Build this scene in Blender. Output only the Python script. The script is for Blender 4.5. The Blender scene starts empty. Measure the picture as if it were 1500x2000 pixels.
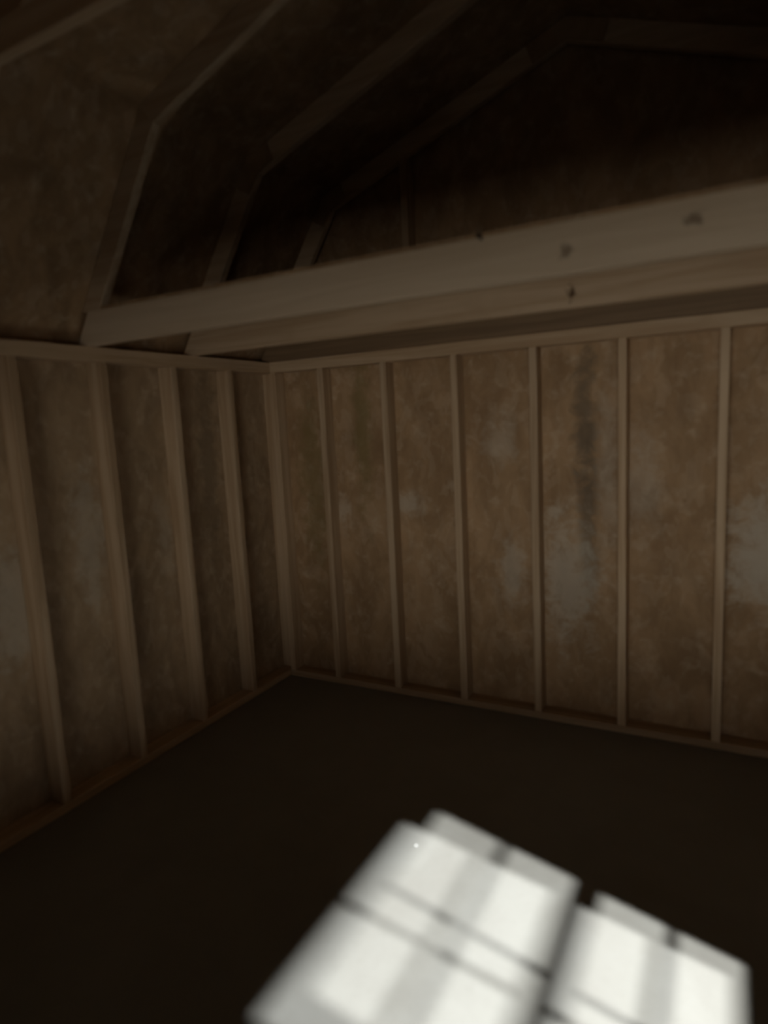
import bpy, bmesh, math
from mathutils import Matrix, Vector

# ---------------------------------------------------------------- camera
# World: X runs along the back gable wall, Y into it (its inner face is y=0),
# Z up. The inner face of the left wall is x=0, the floor is z=0. Metres.
scn = bpy.context.scene
col = scn.collection
YAW, PITCH, ROLL = 0.4990, -0.1393, -0.0499
CAM = Vector((2.4068, -3.0905, 1.5497))
FPX = 1251.3                                   # focal length in px of a 1500 px wide frame


def cam_axes():
    cy, sy, cp, sp = math.cos(YAW), math.sin(YAW), math.cos(PITCH), math.sin(PITCH)
    f = Vector((-sy * cp, cy * cp, sp))
    r = Vector((cy, sy, 0))
    u = r.cross(f)
    cr, sr = math.cos(ROLL), math.sin(ROLL)
    return cr * r + sr * u, -sr * r + cr * u, f


_r, _u, _f = cam_axes()
cd = bpy.data.cameras.new('camera')
cam = bpy.data.objects.new('camera', cd)
col.objects.link(cam)
cam.matrix_world = Matrix(((_r.x, _u.x, -_f.x, CAM.x), (_r.y, _u.y, -_f.y, CAM.y), (_r.z, _u.z, -_f.z, CAM.z), (0, 0, 0, 1)))
cd.sensor_fit = 'HORIZONTAL'
cd.sensor_width = 36
cd.lens = 36 * FPX / 1500
cd.clip_start = 0.02
cd.dof.use_dof = True                          # the night shot is softly focused
cd.dof.focus_distance = 9.0
cd.dof.aperture_fstop = 1.4
scn.camera = cam

# ---------------------------------------------------------------- night sky
w = bpy.data.worlds.new('night')
scn.world = w
w.use_nodes = True
bg = w.node_tree.nodes['Background']
bg.inputs['Color'].default_value = (0.55, 0.65, 1.0, 1)
bg.inputs['Strength'].default_value = 0.004

# ---------------------------------------------------------------- twin yard floodlight outside the window
WIN_C = Vector((3.52, -1.84, 1.32))


def flood(name, loc, power, colr):
    d = bpy.data.lights.new(name, 'SPOT')
    d.energy = power
    d.color = colr
    d.spot_size = math.radians(48)
    d.spot_blend = 0.3
    d.shadow_soft_size = 0.065
    o = bpy.data.objects.new(name, d)
    col.objects.link(o)
    o.location = loc
    o.rotation_euler = (WIN_C - Vector(loc)).to_track_quat('-Z', 'Y').to_euler()
    return o


flood('floodlight_head', (8.0, -2.80, 5.20), 8600, (0.98, 0.985, 0.95))
flood('floodlight_head', (8.0, -2.507, 5.06), 8600, (0.97, 0.985, 0.97))

# added wide, low fill light outside, reaching the back wall through the added hatch
gd = bpy.data.lights.new('front_fill_light', 'AREA')
gd.shape = 'RECTANGLE'
gd.size, gd.size_y = 4.8, 0.72
gd.energy = 142
gd.color = (1.0, 0.945, 0.85)
go = bpy.data.objects.new('front_fill_light', gd)
col.objects.link(go)
go.location = (2.8, -8.0, 0.55)
go.rotation_euler = (math.radians(90), 0, 0)     # shines towards +Y

vs = scn.view_settings
vs.view_transform = 'Standard'
vs.look = 'None'
vs.exposure = 0.0
vs.gamma = 1.0
vs.use_curve_mapping = False


# ---------------------------------------------------------------- materials
class NT:
    def __init__(self, name):
        self.m = bpy.data.materials.new(name)
        self.m.use_nodes = True
        self.t = self.m.node_tree
        self.b = self.t.nodes['Principled BSDF']

    def n(self, typ, **kw):
        nd = self.t.nodes.new(typ)
        for k, v in kw.items():
            setattr(nd, k, v)
        return nd

    def l(self, a, b):
        self.t.links.new(a, b)

    def val(self, op, a, b=None, clamp=False):
        nd = self.n('ShaderNodeMath', operation=op, use_clamp=clamp)
        for i, v in enumerate((a, b)):
            if v is None:
                continue
            if isinstance(v, (int, float)):
                nd.inputs[i].default_value = v
            else:
                self.l(v, nd.inputs[i])
        return nd.outputs[0]

    def mix(self, fac, a, b, mode='MIX'):
        nd = self.n('ShaderNodeMix', data_type='RGBA', blend_type=mode)
        for idx, v in ((0, fac), (6, a), (7, b)):
            if isinstance(v, (int, float)):
                nd.inputs[idx].default_value = v
            elif isinstance(v, tuple):
                nd.inputs[idx].default_value = (*v, 1)
            else:
                self.l(v, nd.inputs[idx])
        return nd.outputs[2]

    def coords(self, scale=(1, 1, 1)):
        tc = self.n('ShaderNodeTexCoord')
        mp = self.n('ShaderNodeMapping')
        mp.inputs['Scale'].default_value = scale
        self.l(tc.outputs['Object'], mp.inputs['Vector'])
        return mp.outputs[0]

    def noise(self, vec, scale, detail=3, rough=0.55, dist=0.0):
        nd = self.n('ShaderNodeTexNoise')
        nd.inputs['Scale'].default_value = scale
        nd.inputs['Detail'].default_value = detail
        nd.inputs['Roughness'].default_value = rough
        nd.inputs['Distortion'].default_value = dist
        self.l(vec, nd.inputs['Vector'])
        return nd.outputs['Fac']

    def ramp(self, fac, lo, hi):
        nd = self.n('ShaderNodeMapRange', interpolation_type='SMOOTHSTEP')
        nd.inputs['From Min'].default_value = lo
        nd.inputs['From Max'].default_value = hi
        self.l(fac, nd.inputs['Value'])
        return nd.outputs[0]


def spot_mask(q, sep, axes, cx, cz, rx, rz, wob, amt):
    """a soft elliptic spot with a ragged noise-driven border"""
    a = q.val('DIVIDE', q.val('SUBTRACT', sep.outputs[axes[0]], cx), rx)
    b = q.val('DIVIDE', q.val('SUBTRACT', sep.outputs[axes[1]], cz), rz)
    d = q.val('SQRT', q.val('ADD', q.val('MULTIPLY', a, a), q.val('MULTIPLY', b, b)))
    d = q.val('ADD', d, q.val('MULTIPLY', q.val('SUBTRACT', wob, 0.5), 2.6))
    nd = q.n('ShaderNodeMapRange', interpolation_type='SMOOTHSTEP')
    nd.inputs['From Min'].default_value = 1.2
    nd.inputs['From Max'].default_value = 0.2
    nd.inputs['To Max'].default_value = amt
    q.l(d, nd.inputs['Value'])
    return nd.outputs[0]


def mat_osb(name, axes=(0, 2), base=(0.46, 0.30, 0.165), dark=(0.30, 0.185, 0.095), pale=(0.60, 0.47, 0.33), stains_blotches=(), rough=0.7):
    q = NT(name)
    v = q.coords()
    vs_ = q.coords((1.0, 1.0, 0.55))
    vor = q.n('ShaderNodeTexVoronoi')
    vor.inputs['Scale'].default_value = 24
    nw = q.n('ShaderNodeTexNoise')
    nw.inputs['Scale'].default_value = 9
    q.l(vs_, nw.inputs['Vector'])
    add = q.n('ShaderNodeVectorMath', operation='MULTIPLY_ADD')
    q.l(nw.outputs['Color'], add.inputs[0])
    add.inputs[1].default_value = (0.16, 0.16, 0.16)
    q.l(vs_, add.inputs[2])
    q.l(add.outputs[0], vor.inputs['Vector'])
    sepc = q.n('ShaderNodeSeparateColor')
    q.l(vor.outputs['Color'], sepc.inputs[0])
    flake = sepc.outputs[0]                                    # strand by strand tone
    n1 = q.noise(vs_, 5.5, 5, 0.62, 0.6)
    n2 = q.noise(v, 16, 4, 0.6, 0.3)
    c = q.mix(q.ramp(n1, 0.3, 0.68), dark, base)
    c = q.mix(q.val('MULTIPLY', q.ramp(n2, 0.5, 0.78), 0.5), c, pale)
    c = q.mix(q.val('MULTIPLY', q.ramp(flake, 0.55, 1.0), 0.2), c, pale)
    c = q.mix(q.val('MULTIPLY', q.ramp(flake, 0.35, 0.0), 0.22), c, dark)
    if stains_blotches:
        tc = q.n('ShaderNodeTexCoord')
        sep = q.n('ShaderNodeSeparateXYZ')
        q.l(tc.outputs['Object'], sep.inputs[0])
        wob = q.noise(v, 13, 5, 0.68, 0.5)
        for (cx, cz, rx, rz, amt, sc) in stains_blotches:
            c = q.mix(spot_mask(q, sep, axes, cx, cz, rx, rz, wob, amt), c, sc)
    q.l(c, q.b.inputs['Base Color'])
    q.b.inputs['Roughness'].default_value = rough
    q.b.inputs['Specular IOR Level'].default_value = 0.25
    bp = q.n('ShaderNodeBump')
    bp.inputs['Strength'].default_value = 0.25
    bp.inputs['Distance'].default_value = 0.004
    q.l(flake, bp.inputs['Height'])
    q.l(bp.outputs[0], q.b.inputs['Normal'])
    return q.m


def mat_lumber(name, along='Z', light=(0.58, 0.43, 0.28), dark=(0.44, 0.30, 0.175), knots=(), axes=(0, 2)):
    """pale framing lumber, grain stretched along its length"""
    q = NT(name)
    sc = {'X': (0.9, 22, 22), 'Y': (22, 0.9, 22), 'Z': (22, 22, 0.9)}[along]
    v = q.coords(sc)
    oi = q.n('ShaderNodeObjectInfo')
    off = q.n('ShaderNodeVectorMath', operation='ADD')
    q.l(v, off.inputs[0])
    cmb = q.n('ShaderNodeCombineXYZ')
    rv = q.val('MULTIPLY', oi.outputs['Random'], 37.0)
    for i in range(3):
        q.l(rv, cmb.inputs[i])
    q.l(cmb.outputs[0], off.inputs[1])
    g = q.noise(off.outputs[0], 1.0, 4, 0.6, 0.8)
    blot = q.noise(q.coords(), 4.0, 3, 0.6, 0.4)
    c = q.mix(q.ramp(g, 0.34, 0.66), dark, light)
    c = q.mix(q.val('MULTIPLY', q.ramp(blot, 0.52, 0.74), 0.4), c, dark)
    hv = q.n('ShaderNodeHueSaturation')
    q.l(q.val('ADD', 0.90, q.val('MULTIPLY', oi.outputs['Random'], 0.2)), hv.inputs['Value'])
    q.l(c, hv.inputs['Color'])
    c = hv.outputs[0]
    if knots:
        tc = q.n('ShaderNodeTexCoord')
        sep = q.n('ShaderNodeSeparateXYZ')
        q.l(tc.outputs['Object'], sep.inputs[0])
        wob = q.noise(q.coords(), 60, 2, 0.5)
        for (cx, cz, rx, rz, amt) in knots:
            c = q.mix(spot_mask(q, sep, axes, cx, cz, rx, rz, wob, amt), c, (0.10, 0.055, 0.025))
    q.l(c, q.b.inputs['Base Color'])
    q.b.inputs['Roughness'].default_value = 0.6
    q.b.inputs['Specular IOR Level'].default_value = 0.3
    bp = q.n('ShaderNodeBump')
    bp.inputs['Strength'].default_value = 0.12
    bp.inputs['Distance'].default_value = 0.002
    q.l(g, bp.inputs['Height'])
    q.l(bp.outputs[0], q.b.inputs['Normal'])
    return q.m


def mat_floor():
    q = NT('painted_plywood_floor')
    v = q.coords()
    n1 = q.noise(v, 3.0, 5, 0.6, 0.3)
    n2 = q.noise(v, 40.0, 4, 0.6)
    c = q.mix(q.ramp(n1, 0.3, 0.7), (0.205, 0.199, 0.185), (0.235, 0.231, 0.217))
    c = q.mix(q.val('MULTIPLY', q.ramp(n2, 0.5, 0.8), 0.25), c, (0.18, 0.174, 0.158))
    q.l(c, q.b.inputs['Base Color'])
    q.l(q.val('ADD', 0.40, q.val('MULTIPLY', n1, 0.12)), q.b.inputs['Roughness'])
    q.b.inputs['Specular IOR Level'].default_value = 0.5
    bp = q.n('ShaderNodeBump')
    bp.inputs['Strength'].default_value = 0.10
    bp.inputs['Distance'].default_value = 0.002
    q.l(n2, bp.inputs['Height'])
    q.l(bp.outputs[0], q.b.inputs['Normal'])
    return q.m


def mat_plain(name, colr, rough=0.5, metal=0.0):
    q = NT(name)
    n1 = q.noise(q.coords(), 30, 3)
    c = q.mix(q.val('MULTIPLY', n1, 0.3), colr, tuple(x * 0.8 for x in colr))
    q.l(c, q.b.inputs['Base Color'])
    q.b.inputs['Roughness'].default_value = rough
    q.b.inputs['Metallic'].default_value = metal
    return q.m


def mat_glass():
    m = bpy.data.materials.new('window_glass')
    m.use_nodes = True
    t = m.node_tree
    t.nodes.clear()
    o = t.nodes.new('ShaderNodeOutputMaterial')
    mx = t.nodes.new('ShaderNodeMixShader')
    tr = t.nodes.new('ShaderNodeBsdfTransparent')
    tr.inputs[0].default_value = (0.97, 0.985, 0.98, 1)
    gl = t.nodes.new('ShaderNodeBsdfGlossy')
    gl.inputs['Roughness'].default_value = 0.02
    fr = t.nodes.new('ShaderNodeFresnel')
    fr.inputs[0].default_value = 1.3
    t.links.new(fr.outputs[0], mx.inputs[0])
    t.links.new(tr.outputs[0], mx.inputs[1])
    t.links.new(gl.outputs[0], mx.inputs[2])
    t.links.new(mx.outputs[0], o.inputs[0])
    return m


PALE = (0.60, 0.54, 0.44)  # paler, greyer blotches set at fixed spots on the boards
DARKS = (0.17, 0.125, 0.08)
MOSS = (0.22, 0.17, 0.06)
M = {}
M['floor'] = mat_floor()
M['osb_back'] = mat_osb('strand_board_back', (0, 2), stains_blotches=[
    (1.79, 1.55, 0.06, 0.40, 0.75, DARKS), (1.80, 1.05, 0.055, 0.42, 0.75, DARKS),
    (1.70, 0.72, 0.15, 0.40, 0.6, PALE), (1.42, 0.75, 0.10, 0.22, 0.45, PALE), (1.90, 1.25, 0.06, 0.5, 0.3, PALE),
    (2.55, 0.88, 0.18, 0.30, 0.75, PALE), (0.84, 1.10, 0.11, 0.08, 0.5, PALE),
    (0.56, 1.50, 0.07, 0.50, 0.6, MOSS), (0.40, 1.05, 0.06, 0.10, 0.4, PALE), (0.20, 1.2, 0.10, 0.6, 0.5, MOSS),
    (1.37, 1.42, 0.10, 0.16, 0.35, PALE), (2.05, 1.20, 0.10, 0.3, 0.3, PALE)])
M['osb_left'] = mat_osb('strand_board_left', (1, 2), base=(0.46, 0.325, 0.195), dark=(0.30, 0.205, 0.12), stains_blotches=[
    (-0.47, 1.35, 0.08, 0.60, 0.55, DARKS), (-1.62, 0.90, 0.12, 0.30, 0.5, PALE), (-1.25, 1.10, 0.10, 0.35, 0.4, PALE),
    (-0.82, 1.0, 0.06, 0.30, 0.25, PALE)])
M['osb_roof'] = mat_osb('strand_board_roof', (0, 2), base=(0.42, 0.27, 0.145), dark=(0.25, 0.155, 0.08))
M['osb_plain'] = mat_osb('strand_board_plain', (0, 2))
M['osb_gusset'] = mat_osb('strand_board_gusset', (0, 2), base=(0.42, 0.27, 0.15), dark=(0.3, 0.19, 0.1), pale=(0.5, 0.36, 0.22))
M['stud'] = mat_lumber('stud_lumber', 'Z')
M['plate_x'] = mat_lumber('plate_lumber_x', 'X')
M['plate_y'] = mat_lumber('plate_lumber_y', 'Y')
M['rafter'] = mat_lumber('rafter_lumber', 'X', light=(0.60, 0.46, 0.31), dark=(0.48, 0.34, 0.21))
M['joist_front'] = mat_lumber('joist_lumber_front', 'X', light=(0.66, 0.53, 0.38), dark=(0.58, 0.45, 0.31),
                              knots=[(1.996, 1.99, 0.018, 0.022, 0.6), (2.313, 2.016, 0.026, 0.02, 0.65)])
M['joist_mid'] = mat_lumber('joist_lumber_mid', 'X', light=(0.60, 0.45, 0.30), dark=(0.47, 0.33, 0.2),
                            knots=[(1.883, 1.984, 0.017, 0.032, 0.97)])
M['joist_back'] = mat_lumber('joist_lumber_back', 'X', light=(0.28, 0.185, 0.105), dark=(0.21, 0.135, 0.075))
M['white_vinyl'] = mat_plain('white_window_frame', (0.75, 0.75, 0.73), 0.4)
M['nail'] = mat_plain('rusty_nail', (0.12, 0.09, 0.07), 0.5, 0.8)
M['chip'] = mat_plain('white_chip', (0.95, 0.95, 0.95), 0.3)
M['glass'] = mat_glass()
M['added_slats'] = mat_plain('added_slat_board', (0.42, 0.29, 0.17), 0.6)
M['siding'] = mat_plain('outer_siding', (0.35, 0.33, 0.30), 0.7)


# ---------------------------------------------------------------- mesh helpers
def obj(name, bm, mat, parent=None):
    me = bpy.data.meshes.new(name)
    bmesh.ops.recalc_face_normals(bm, faces=bm.faces[:])
    bm.to_mesh(me)
    bm.free()
    me.materials.append(M[mat])
    o = bpy.data.objects.new(name, me)
    col.objects.link(o)
    o.parent = parent
    return o


def share(o, loc, parent=None, name=None):
    c = o.copy()
    col.objects.link(c)
    c.location = loc
    c.parent = parent if parent else o.parent
    return c


def box(bm, x0, x1, y0, y1, z0, z1):
    vsx = [bm.verts.new(p) for p in ((x0, y0, z0), (x1, y0, z0), (x1, y1, z0), (x0, y1, z0), (x0, y0, z1), (x1, y0, z1), (x1, y1, z1), (x0, y1, z1))]
    for f in ((0, 1, 2, 3), (4, 5, 6, 7), (0, 1, 5, 4), (1, 2, 6, 5), (2, 3, 7, 6), (3, 0, 4, 7)):
        bm.faces.new([vsx[i] for i in f])
    return vsx


def eased(bm, w=0.0025):
    bmesh.ops.bevel(bm, geom=bm.edges[:], offset=w, segments=1, affect='EDGES', clamp_overlap=True)


def boxm(*a, bev=0.0025):
    bm = bmesh.new()
    box(bm, *a)
    bmesh.ops.recalc_face_normals(bm, faces=bm.faces[:])
    if bev:
        eased(bm, bev)
    return bm


def slab(pts, y0, y1, bev=0.0025):
    """polygon in XZ extruded from y0 to y1"""
    bm = bmesh.new()
    a = [bm.verts.new((x, y0, z)) for x, z in pts]
    b = [bm.verts.new((x, y1, z)) for x, z in pts]
    n = len(pts)
    bm.faces.new(a)
    bm.faces.new(b)
    for i in range(n):
        bm.faces.new((a[i], a[(i + 1) % n], b[(i + 1) % n], b[i]))
    bmesh.ops.recalc_face_normals(bm, faces=bm.faces[:])
    if bev:
        eased(bm, bev)
    return bm


def struct(o):
    o['kind'] = 'structure'
    return o


def thing(name, loc, label, cat, group=None):
    o = bpy.data.objects.new(name, None)
    o.empty_display_size = 0.1
    col.objects.link(o)
    o.location = loc
    return tag(o, label, cat, group)


def tag(o, label, cat, group=None):
    o['label'] = label
    o['category'] = cat
    if group:
        o['group'] = group
    return o


# ---------------------------------------------------------------- dimensions
W = 3.48                    # clear width between the side walls
CX = W / 2
LEN = 4.70                  # clear length, front wall inner face at y=-LEN
D = 0.089                   # stud depth
T = 0.038                   # lumber thickness
HP = 1.868                  # underside of the top plate
H = 1.93                    # top of the top plate
SH = 0.012                  # sheathing thickness
JT = 2.068                  # top of the loft joists

# gambrel roof, inner rafter line on the left side: foot, knuckle, ridge
P0 = Vector((0.006, 1.93))
K = Vector((0.495, 2.692))
RG = Vector((CX, 3.152))


def perp(a, b):
    d = (b - a).normalized()
    return Vector((-d.y, d.x))


def isect(p, d, q, e):
    den = d.x * e.y - d.y * e.x
    t = ((q.x - p.x) * e.y - (q.y - p.y) * e.x) / den
    return p + d * t


def offs(h):
    """inner roof line moved outwards by h: foot at z=H, knuckle, ridge"""
    n1, n2 = perp(P0, K), perp(K, RG)
    k = isect(P0 + n1 * h, K - P0, K + n2 * h, RG - K)
    foot = isect(P0 + n1 * h, K - P0, Vector((0, H)), Vector((1, 0)))
    r = isect(K + n2 * h, RG - K, Vector((CX, 0)), Vector((0, 1)))
    return foot, k, r


def at_z(h, z):
    n1 = perp(P0, K)
    return isect(P0 + n1 * h, K - P0, Vector((0, z)), Vector((1, 0)))


def mir(pts):
    return [(W - x, z) for x, z in pts]


RD = 0.092                  # rafter depth
F_o, K_o, R_o = offs(RD)    # underside of the roof boards
F_t, K_t, R_t = offs(RD + SH)

# ---------------------------------------------------------------- floor
floor = struct(obj('floor', boxm(-0.12, W + 0.12, -LEN - 0.12, 0.12, -0.03, 0.0, bev=0), 'floor'))

# ---------------------------------------------------------------- back gable wall
pts = [(-D, 0), (W + D, 0), (W + D, H), (W - F_o.x, H), (W - K_o.x, K_o.y), (R_o.x, R_o.y), (K_o.x, K_o.y), (F_o.x, H), (-D, H)]
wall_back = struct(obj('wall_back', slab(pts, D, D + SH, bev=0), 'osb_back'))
obj('bottom_plate', boxm(0, W, 0, D, 0, T), 'plate_x', wall_back)
obj('top_plate', boxm(0, W, 0, D, HP, H), 'plate_x', wall_back)
st0 = obj('stud', boxm(0, T, 0, D, T, HP), 'stud', wall_back)
for k in range(8):
    share(st0, (0.333 + 0.405 * k, 0, 0))
share(st0, (W - T, 0, 0))


# short studs of the gable triangle, from the top plate up to the gable rafters
def under_roof(x):
    xx = min(x, W - x)
    if xx < K.x:
        return P0.y + (K.y - P0.y) * (xx - P0.x) / (K.x - P0.x)
    return K.y + (RG.y - K.y) * (xx - K.x) / (RG.x - K.x)


for x in (0.905, W - 0.905 - T):
    obj('gable_stud', slab([(x, JT), (x + T, JT), (x + T, under_roof(x + T) - 0.002), (x, under_roof(x) - 0.002)], 0.002, D - 0.001), 'stud', wall_back)

# ---------------------------------------------------------------- left wall
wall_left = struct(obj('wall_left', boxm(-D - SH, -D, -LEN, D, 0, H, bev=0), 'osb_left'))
obj('bottom_plate', boxm(-D, 0, -LEN, D, 0, T), 'plate_y', wall_left)
obj('top_plate', boxm(-D, 0, -LEN, D, HP, H), 'plate_y', wall_left)
sl0 = obj('stud', boxm(-D, 0, -T, 0, T, HP), 'stud', wall_left)
sl0.location = (0, 0.08, 0)
for k in range(1, 12):
    share(sl0, (0, 0.08 - 0.405 * k, 0))

# ---------------------------------------------------------------- right wall with the window opening and a second, added one
OZ0, OZ1 = 0.90, 1.745
WY = (-1.84, -3.46)                            # window centres, the second one added
HO, HG = 0.375, 0.307                          # half widths: opening, glass
bm = bmesh.new()
box(bm, W + D, W + D + SH, WY[0] + HO, D, 0, H)
box(bm, W + D, W + D + SH, WY[1] + HO, WY[0] - HO, 0, H)
box(bm, W + D, W + D + SH, -LEN, WY[1] - HO, 0, H)
for yc in WY:
    box(bm, W + D, W + D + SH, yc - HO, yc + HO, 0, OZ0)
    box(bm, W + D, W + D + SH, yc - HO, yc + HO, OZ1, H)
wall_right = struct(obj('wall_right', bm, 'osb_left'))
obj('bottom_plate', boxm(W, W + D, -LEN, D, 0, T), 'plate_y', wall_right)
obj('top_plate', boxm(W, W + D, -LEN, D, HP, H), 'plate_y', wall_right)
sr0 = obj('stud', boxm(W, W + D, -T, 0, T, HP), 'stud', wall_right)
sr0.location = (0, 0.08, 0)
for k in range(1, 12):
    y = 0.08 - 0.405 * k
    if any(abs(y - T / 2 - yc) < HO + 0.06 for yc in WY):
        continue
    share(sr0, (0, y, 0))
for yc in WY:
    share(sr0, (0, yc + HO + T, 0))
    share(sr0, (0, yc - HO, 0))
    obj('window_header', boxm(W, W + D, yc - HO, yc + HO, OZ1, OZ1 + T), 'plate_y', wall_right)
    obj('window_sill_plate', boxm(W, W + D, yc - HO, yc + HO, OZ0 - T, OZ0), 'plate_y', wall_right)

GZ0, GZ1, GR = 0.967, 1.674, 1.299


def make_window(name, yc):
    """two-over-two double hung window"""
    win = bpy.data.objects.new(name, None)
    col.objects.link(win)
    win.location = (3.52, yc, OZ0)
    struct(win)

    def wpart(pname, bm, mat, parent):
        bmesh.ops.translate(bm, verts=bm.verts[:], vec=(-3.52, 0, -OZ0))
        return obj(pname, bm, mat, parent)

    bm = bmesh.new()
    fx0, fx1 = 3.498, 3.545
    box(bm, fx0, fx1, -HO, -HG - 0.02, OZ0, OZ1)
    box(bm, fx0, fx1, HG + 0.02, HO, OZ0, OZ1)
    box(bm, fx0, fx1, -HG - 0.02, HG + 0.02, OZ0, GZ0 - 0.02)
    box(bm, fx0, fx1, -HG - 0.02, HG + 0.02, GZ1 + 0.02, OZ1)
    wpart('window_frame', bm, 'white_vinyl', win)

    def sash(x, z0, z1, zm, foot, head):
        bm = bmesh.new()
        t = 0.009
        box(bm, x - t, x + t, -HG - 0.02, -HG, z0 - foot, z1 + head)
        box(bm, x - t, x + t, HG, HG + 0.02, z0 - foot, z1 + head)
        box(bm, x - t, x + t, -HG, HG, z0 - foot, z0)
        box(bm, x - t, x + t, -HG, HG, z1, z1 + head)
        s = wpart('sash', bm, 'white_vinyl', win)
        m = MUN
        wpart('muntin', boxm(x - 0.006, x + 0.006, -m, m, z0, z1, bev=0.002), 'white_vinyl', s)
        for a, b in ((-HG, -m), (m, HG)):
            wpart('muntin', boxm(x - 0.006, x + 0.006, a, b, zm - m, zm + m, bev=0.002), 'white_vinyl', s)
            for c, d in ((z0, zm - m), (zm + m, z1)):
                bm = bmesh.new()
                bm.faces.new([bm.verts.new(p) for p in ((x, a, c), (x, b, c), (x, b, d), (x, a, d))])
                wpart('pane', bm, 'glass', s)

    sash(3.530, GR + 0.016, GZ1, 1.501, 0.030, 0.02)
    sash(3.508, GZ0, GR - 0.016, 1.111, 0.02, 0.030)


MUN = 0.0085
make_window('window_1', WY[0])
make_window('added_window', WY[1])  # second window added out of view to brighten the walls

# ---------------------------------------------------------------- front wall behind the camera, with an unseen hatch shaped for the fill light
DX0, DX1, DZ0, DZ = 1.42, 3.20, 0.47, 1.22
bm = bmesh.new()
for a in ((-D, DX0, 0, H), (DX1, W + D, 0, H), (DX0, DX1, DZ, H), (DX0, DX1, 0, DZ0)):
    box(bm, a[0], a[1], -LEN - D - SH, -LEN - D, a[2], a[3])
wall_front = struct(obj('wall_front', bm, 'osb_plain'))
obj('gable', slab([(F_o.x, H), (W - F_o.x, H), (W - K_o.x, K_o.y), (R_o.x, R_o.y), (K_o.x, K_o.y)], -LEN - D - SH, -LEN - D, bev=0), 'osb_plain', wall_front)
obj('top_plate', boxm(0, W, -LEN - D, -LEN, HP, H), 'plate_x', wall_front)
obj('bottom_plate', boxm(0, W, -LEN - D, -LEN, 0, T), 'plate_x', wall_front)
obj('added_hatch_sill', boxm(DX0, DX1, -LEN - D, -LEN, DZ0 - T, DZ0), 'plate_x', wall_front)
obj('added_hatch_header', boxm(DX0, DX1, -LEN - D, -LEN, DZ, DZ + D), 'plate_x', wall_front)
sf0 = obj('stud', boxm(0, T, -LEN - D, -LEN, T, HP), 'stud', wall_front)
for x in (0.405, 0.905, DX0 - T, DX1, W - T):
    share(sf0, (x, 0, 0))
# added shutter slats hanging outside above the unseen hatch
added_shutter = bpy.data.objects.new('added_shutter', None)
col.objects.link(added_shutter)
struct(added_shutter)
added_shutter.location = ((DX0 + DX1) / 2, -LEN - D - SH, DZ)
for j in range(3):
    obj('added_slat', boxm(-(DX1 - DX0) / 2 - 0.04, (DX1 - DX0) / 2 + 0.04, -0.03, -0.008, j * 0.095 + 0.001, j * 0.095 + 0.093), 'added_slats', added_shutter)

# ---------------------------------------------------------------- roof boards
ceiling = bpy.data.objects.new('ceiling', None)
col.objects.link(ceiling)
struct(ceiling)
Y0, Y1 = -LEN - D - SH, D + SH
lowf = at_z(RD, H - 0.03)
lowt = at_z(RD + SH, H - 0.03)
lower = [tuple(lowf), tuple(K_o), tuple(K_t), tuple(lowt)]
upper = [tuple(K_o), tuple(R_o), tuple(R_t), tuple(K_t)]
for p in (lower, upper, mir(upper), mir(lower)):
    obj('roof_panel', slab(p, Y0, Y1, bev=0), 'osb_roof', ceiling)

# ---------------------------------------------------------------- roof trusses


def truss(y, label, joist=None, collar=False, gusset=True, jmat=None, far=False):
    t = thing('roof_truss', (CX, y, H), label, 'roof truss', 'gambrel roof trusses')
    inv = Matrix.Translation(-Vector((CX, y, H)))

    def part(name, bm, mat, parent=None):
        o = obj(name, bm, mat)
        o.parent = parent or t
        o.matrix_parent_inverse = inv
        return o

    foot = JT if joist else H
    fi, fo = at_z(0, foot), at_z(RD, foot)
    low = [tuple(fi), tuple(K), tuple(K_o), tuple(fo)]
    up = [tuple(K), tuple(RG), tuple(R_o), tuple(K_o)]
    if not joist:
        low = [tuple(at_z(0, H)), tuple(K), tuple(K_o), tuple(at_z(RD, H))]
    for p in (low, up, mir(up), mir(low)):
        part('rafter', slab(p, y, y + T), 'rafter')
    if joist:
        e0, e1 = at_z(RD - 0.03, H), at_z(RD - 0.03, JT)
        part('tie_joist', slab([(e0.x, H), (W - e0.x, H), (W - e1.x, JT), (e1.x, JT)], y, y + T), jmat)
    if gusset:
        d1, d2 = (P0 - K).normalized(), (RG - K).normalized()
        g = 0.10
        n1, n2 = perp(P0, K), perp(K, RG)
        pg = [tuple(K + d1 * g + n1 * 0.004), tuple(K + Vector((0.004, -0.002))), tuple(K + d2 * g + n2 * 0.004), tuple(K + d2 * g + n2 * (RD - 0.006)),
              tuple(K_o - (K_o - K).normalized() * 0.006), tuple(K + d1 * g + n1 * (RD - 0.006))]
        d3 = (K - RG).normalized()
        a, b = RG + d3 * 0.16 + n2 * 0.004, RG + d3 * 0.16 + n2 * (RD - 0.006)
        pr = [tuple(a), (CX, RG.y + 0.004), (W - a.x, a.y), (W - b.x, b.y), (CX, R_o.y - 0.006), tuple(b)]
        for p in (pg, mir(pg), pr):
            part('gusset', slab(p, *((y + T + 0.0005, y + T + 0.011) if far else (y - 0.011, y - 0.0005)), bev=0), 'osb_gusset')
    if collar:
        zc = collar
        # ends cut to the roof boards
        def xo(z):
            if z < K_o.y:
                return at_z(RD - 0.004, z).x
            return (K_o + (R_o - K_o) * ((z - K_o.y) / (R_o.y - K_o.y))).x + 0.004
        part('collar_tie', slab([(xo(zc), zc), (W - xo(zc), zc), (W - xo(zc + D), zc + D), (xo(zc + D), zc + D)], y - T - 0.0005, y - 0.0005), 'rafter')
    return t


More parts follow.
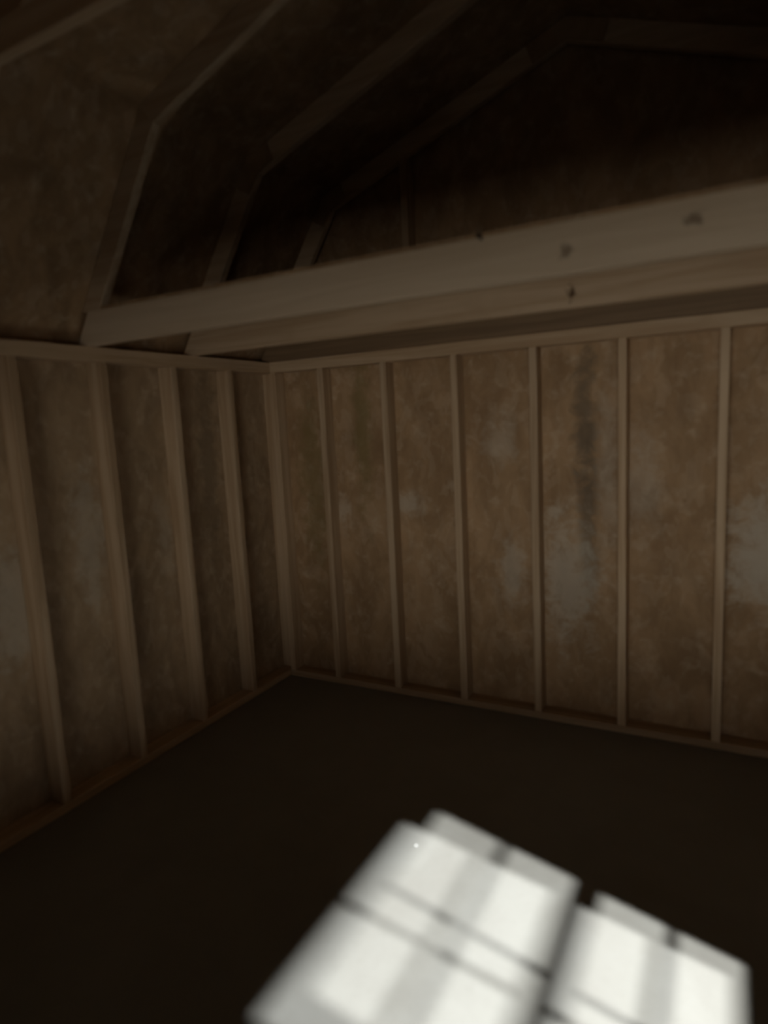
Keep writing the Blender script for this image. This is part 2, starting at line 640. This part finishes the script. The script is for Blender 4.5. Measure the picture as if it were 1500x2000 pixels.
truss(0.003, 'gable roof truss standing on the back wall plate', joist=True, gusset=True, jmat='joist_back')
truss(-0.615, 'roof truss second from the back wall, its joist hidden partly behind the front joist', joist=True, jmat='joist_mid')
tr = truss(-1.22, 'roof truss at the open edge of the loft, with a broad pale tie joist', joist=True, jmat='joist_front', far=True)
truss(-1.815, 'roof truss in the open bay with a collar tie at the roof knuckle', collar=2.62, far=True)

# bent nail on the top edge of the front joist
bm = bmesh.new()
bmesh.ops.create_cone(bm, cap_ends=True, segments=8, radius1=0.004, radius2=0.004, depth=0.03, matrix=Matrix.Translation((0, 0, 0.0)))
bmesh.ops.create_cone(bm, cap_ends=True, segments=8, radius1=0.008, radius2=0.008, depth=0.003, matrix=Matrix.Translation((0, 0, 0.015)))
bmesh.ops.rotate(bm, verts=bm.verts[:], cent=(0, 0, 0), matrix=Matrix.Rotation(math.radians(78), 3, 'X'))
bmesh.ops.translate(bm, verts=bm.verts[:], vec=(1.755, -1.228, 2.064))
nl = obj('nail', bm, 'nail')
nl.parent = tr
nl.matrix_parent_inverse = Matrix.Translation(-tr.location)
nl['label'] = 'dark nail head'

# ---------------------------------------------------------------- loft deck
deck = thing('loft_deck', (CX, -0.6, JT), 'strand board loft deck lying on the three tie joists under the gable', 'loft')
for i in range(3):
    x0 = 0.10 + i * (W - 0.2) / 3
    o = obj('deck_panel', boxm(x0 + 0.001, x0 + (W - 0.2) / 3 - 0.001, -1.218, 0.001, JT, JT + 0.012, bev=0), 'osb_plain', deck)
    o.matrix_parent_inverse = Matrix.Translation(-deck.location)

# ---------------------------------------------------------------- white chip on the floor
bm = bmesh.new()
bmesh.ops.create_icosphere(bm, subdivisions=2, radius=0.004)
bmesh.ops.scale(bm, vec=(1.3, 0.8, 0.5), verts=bm.verts[:])
for i, v in enumerate(bm.verts):
    v.co *= 1 + 0.2 * math.sin(i * 2.3)
chip = obj('paint_chip', bm, 'chip')
chip.location = (1.419, -1.162, 0.0018)
tag(chip, 'tiny white chip lying in the lit window patch on the floor', 'paint chip')
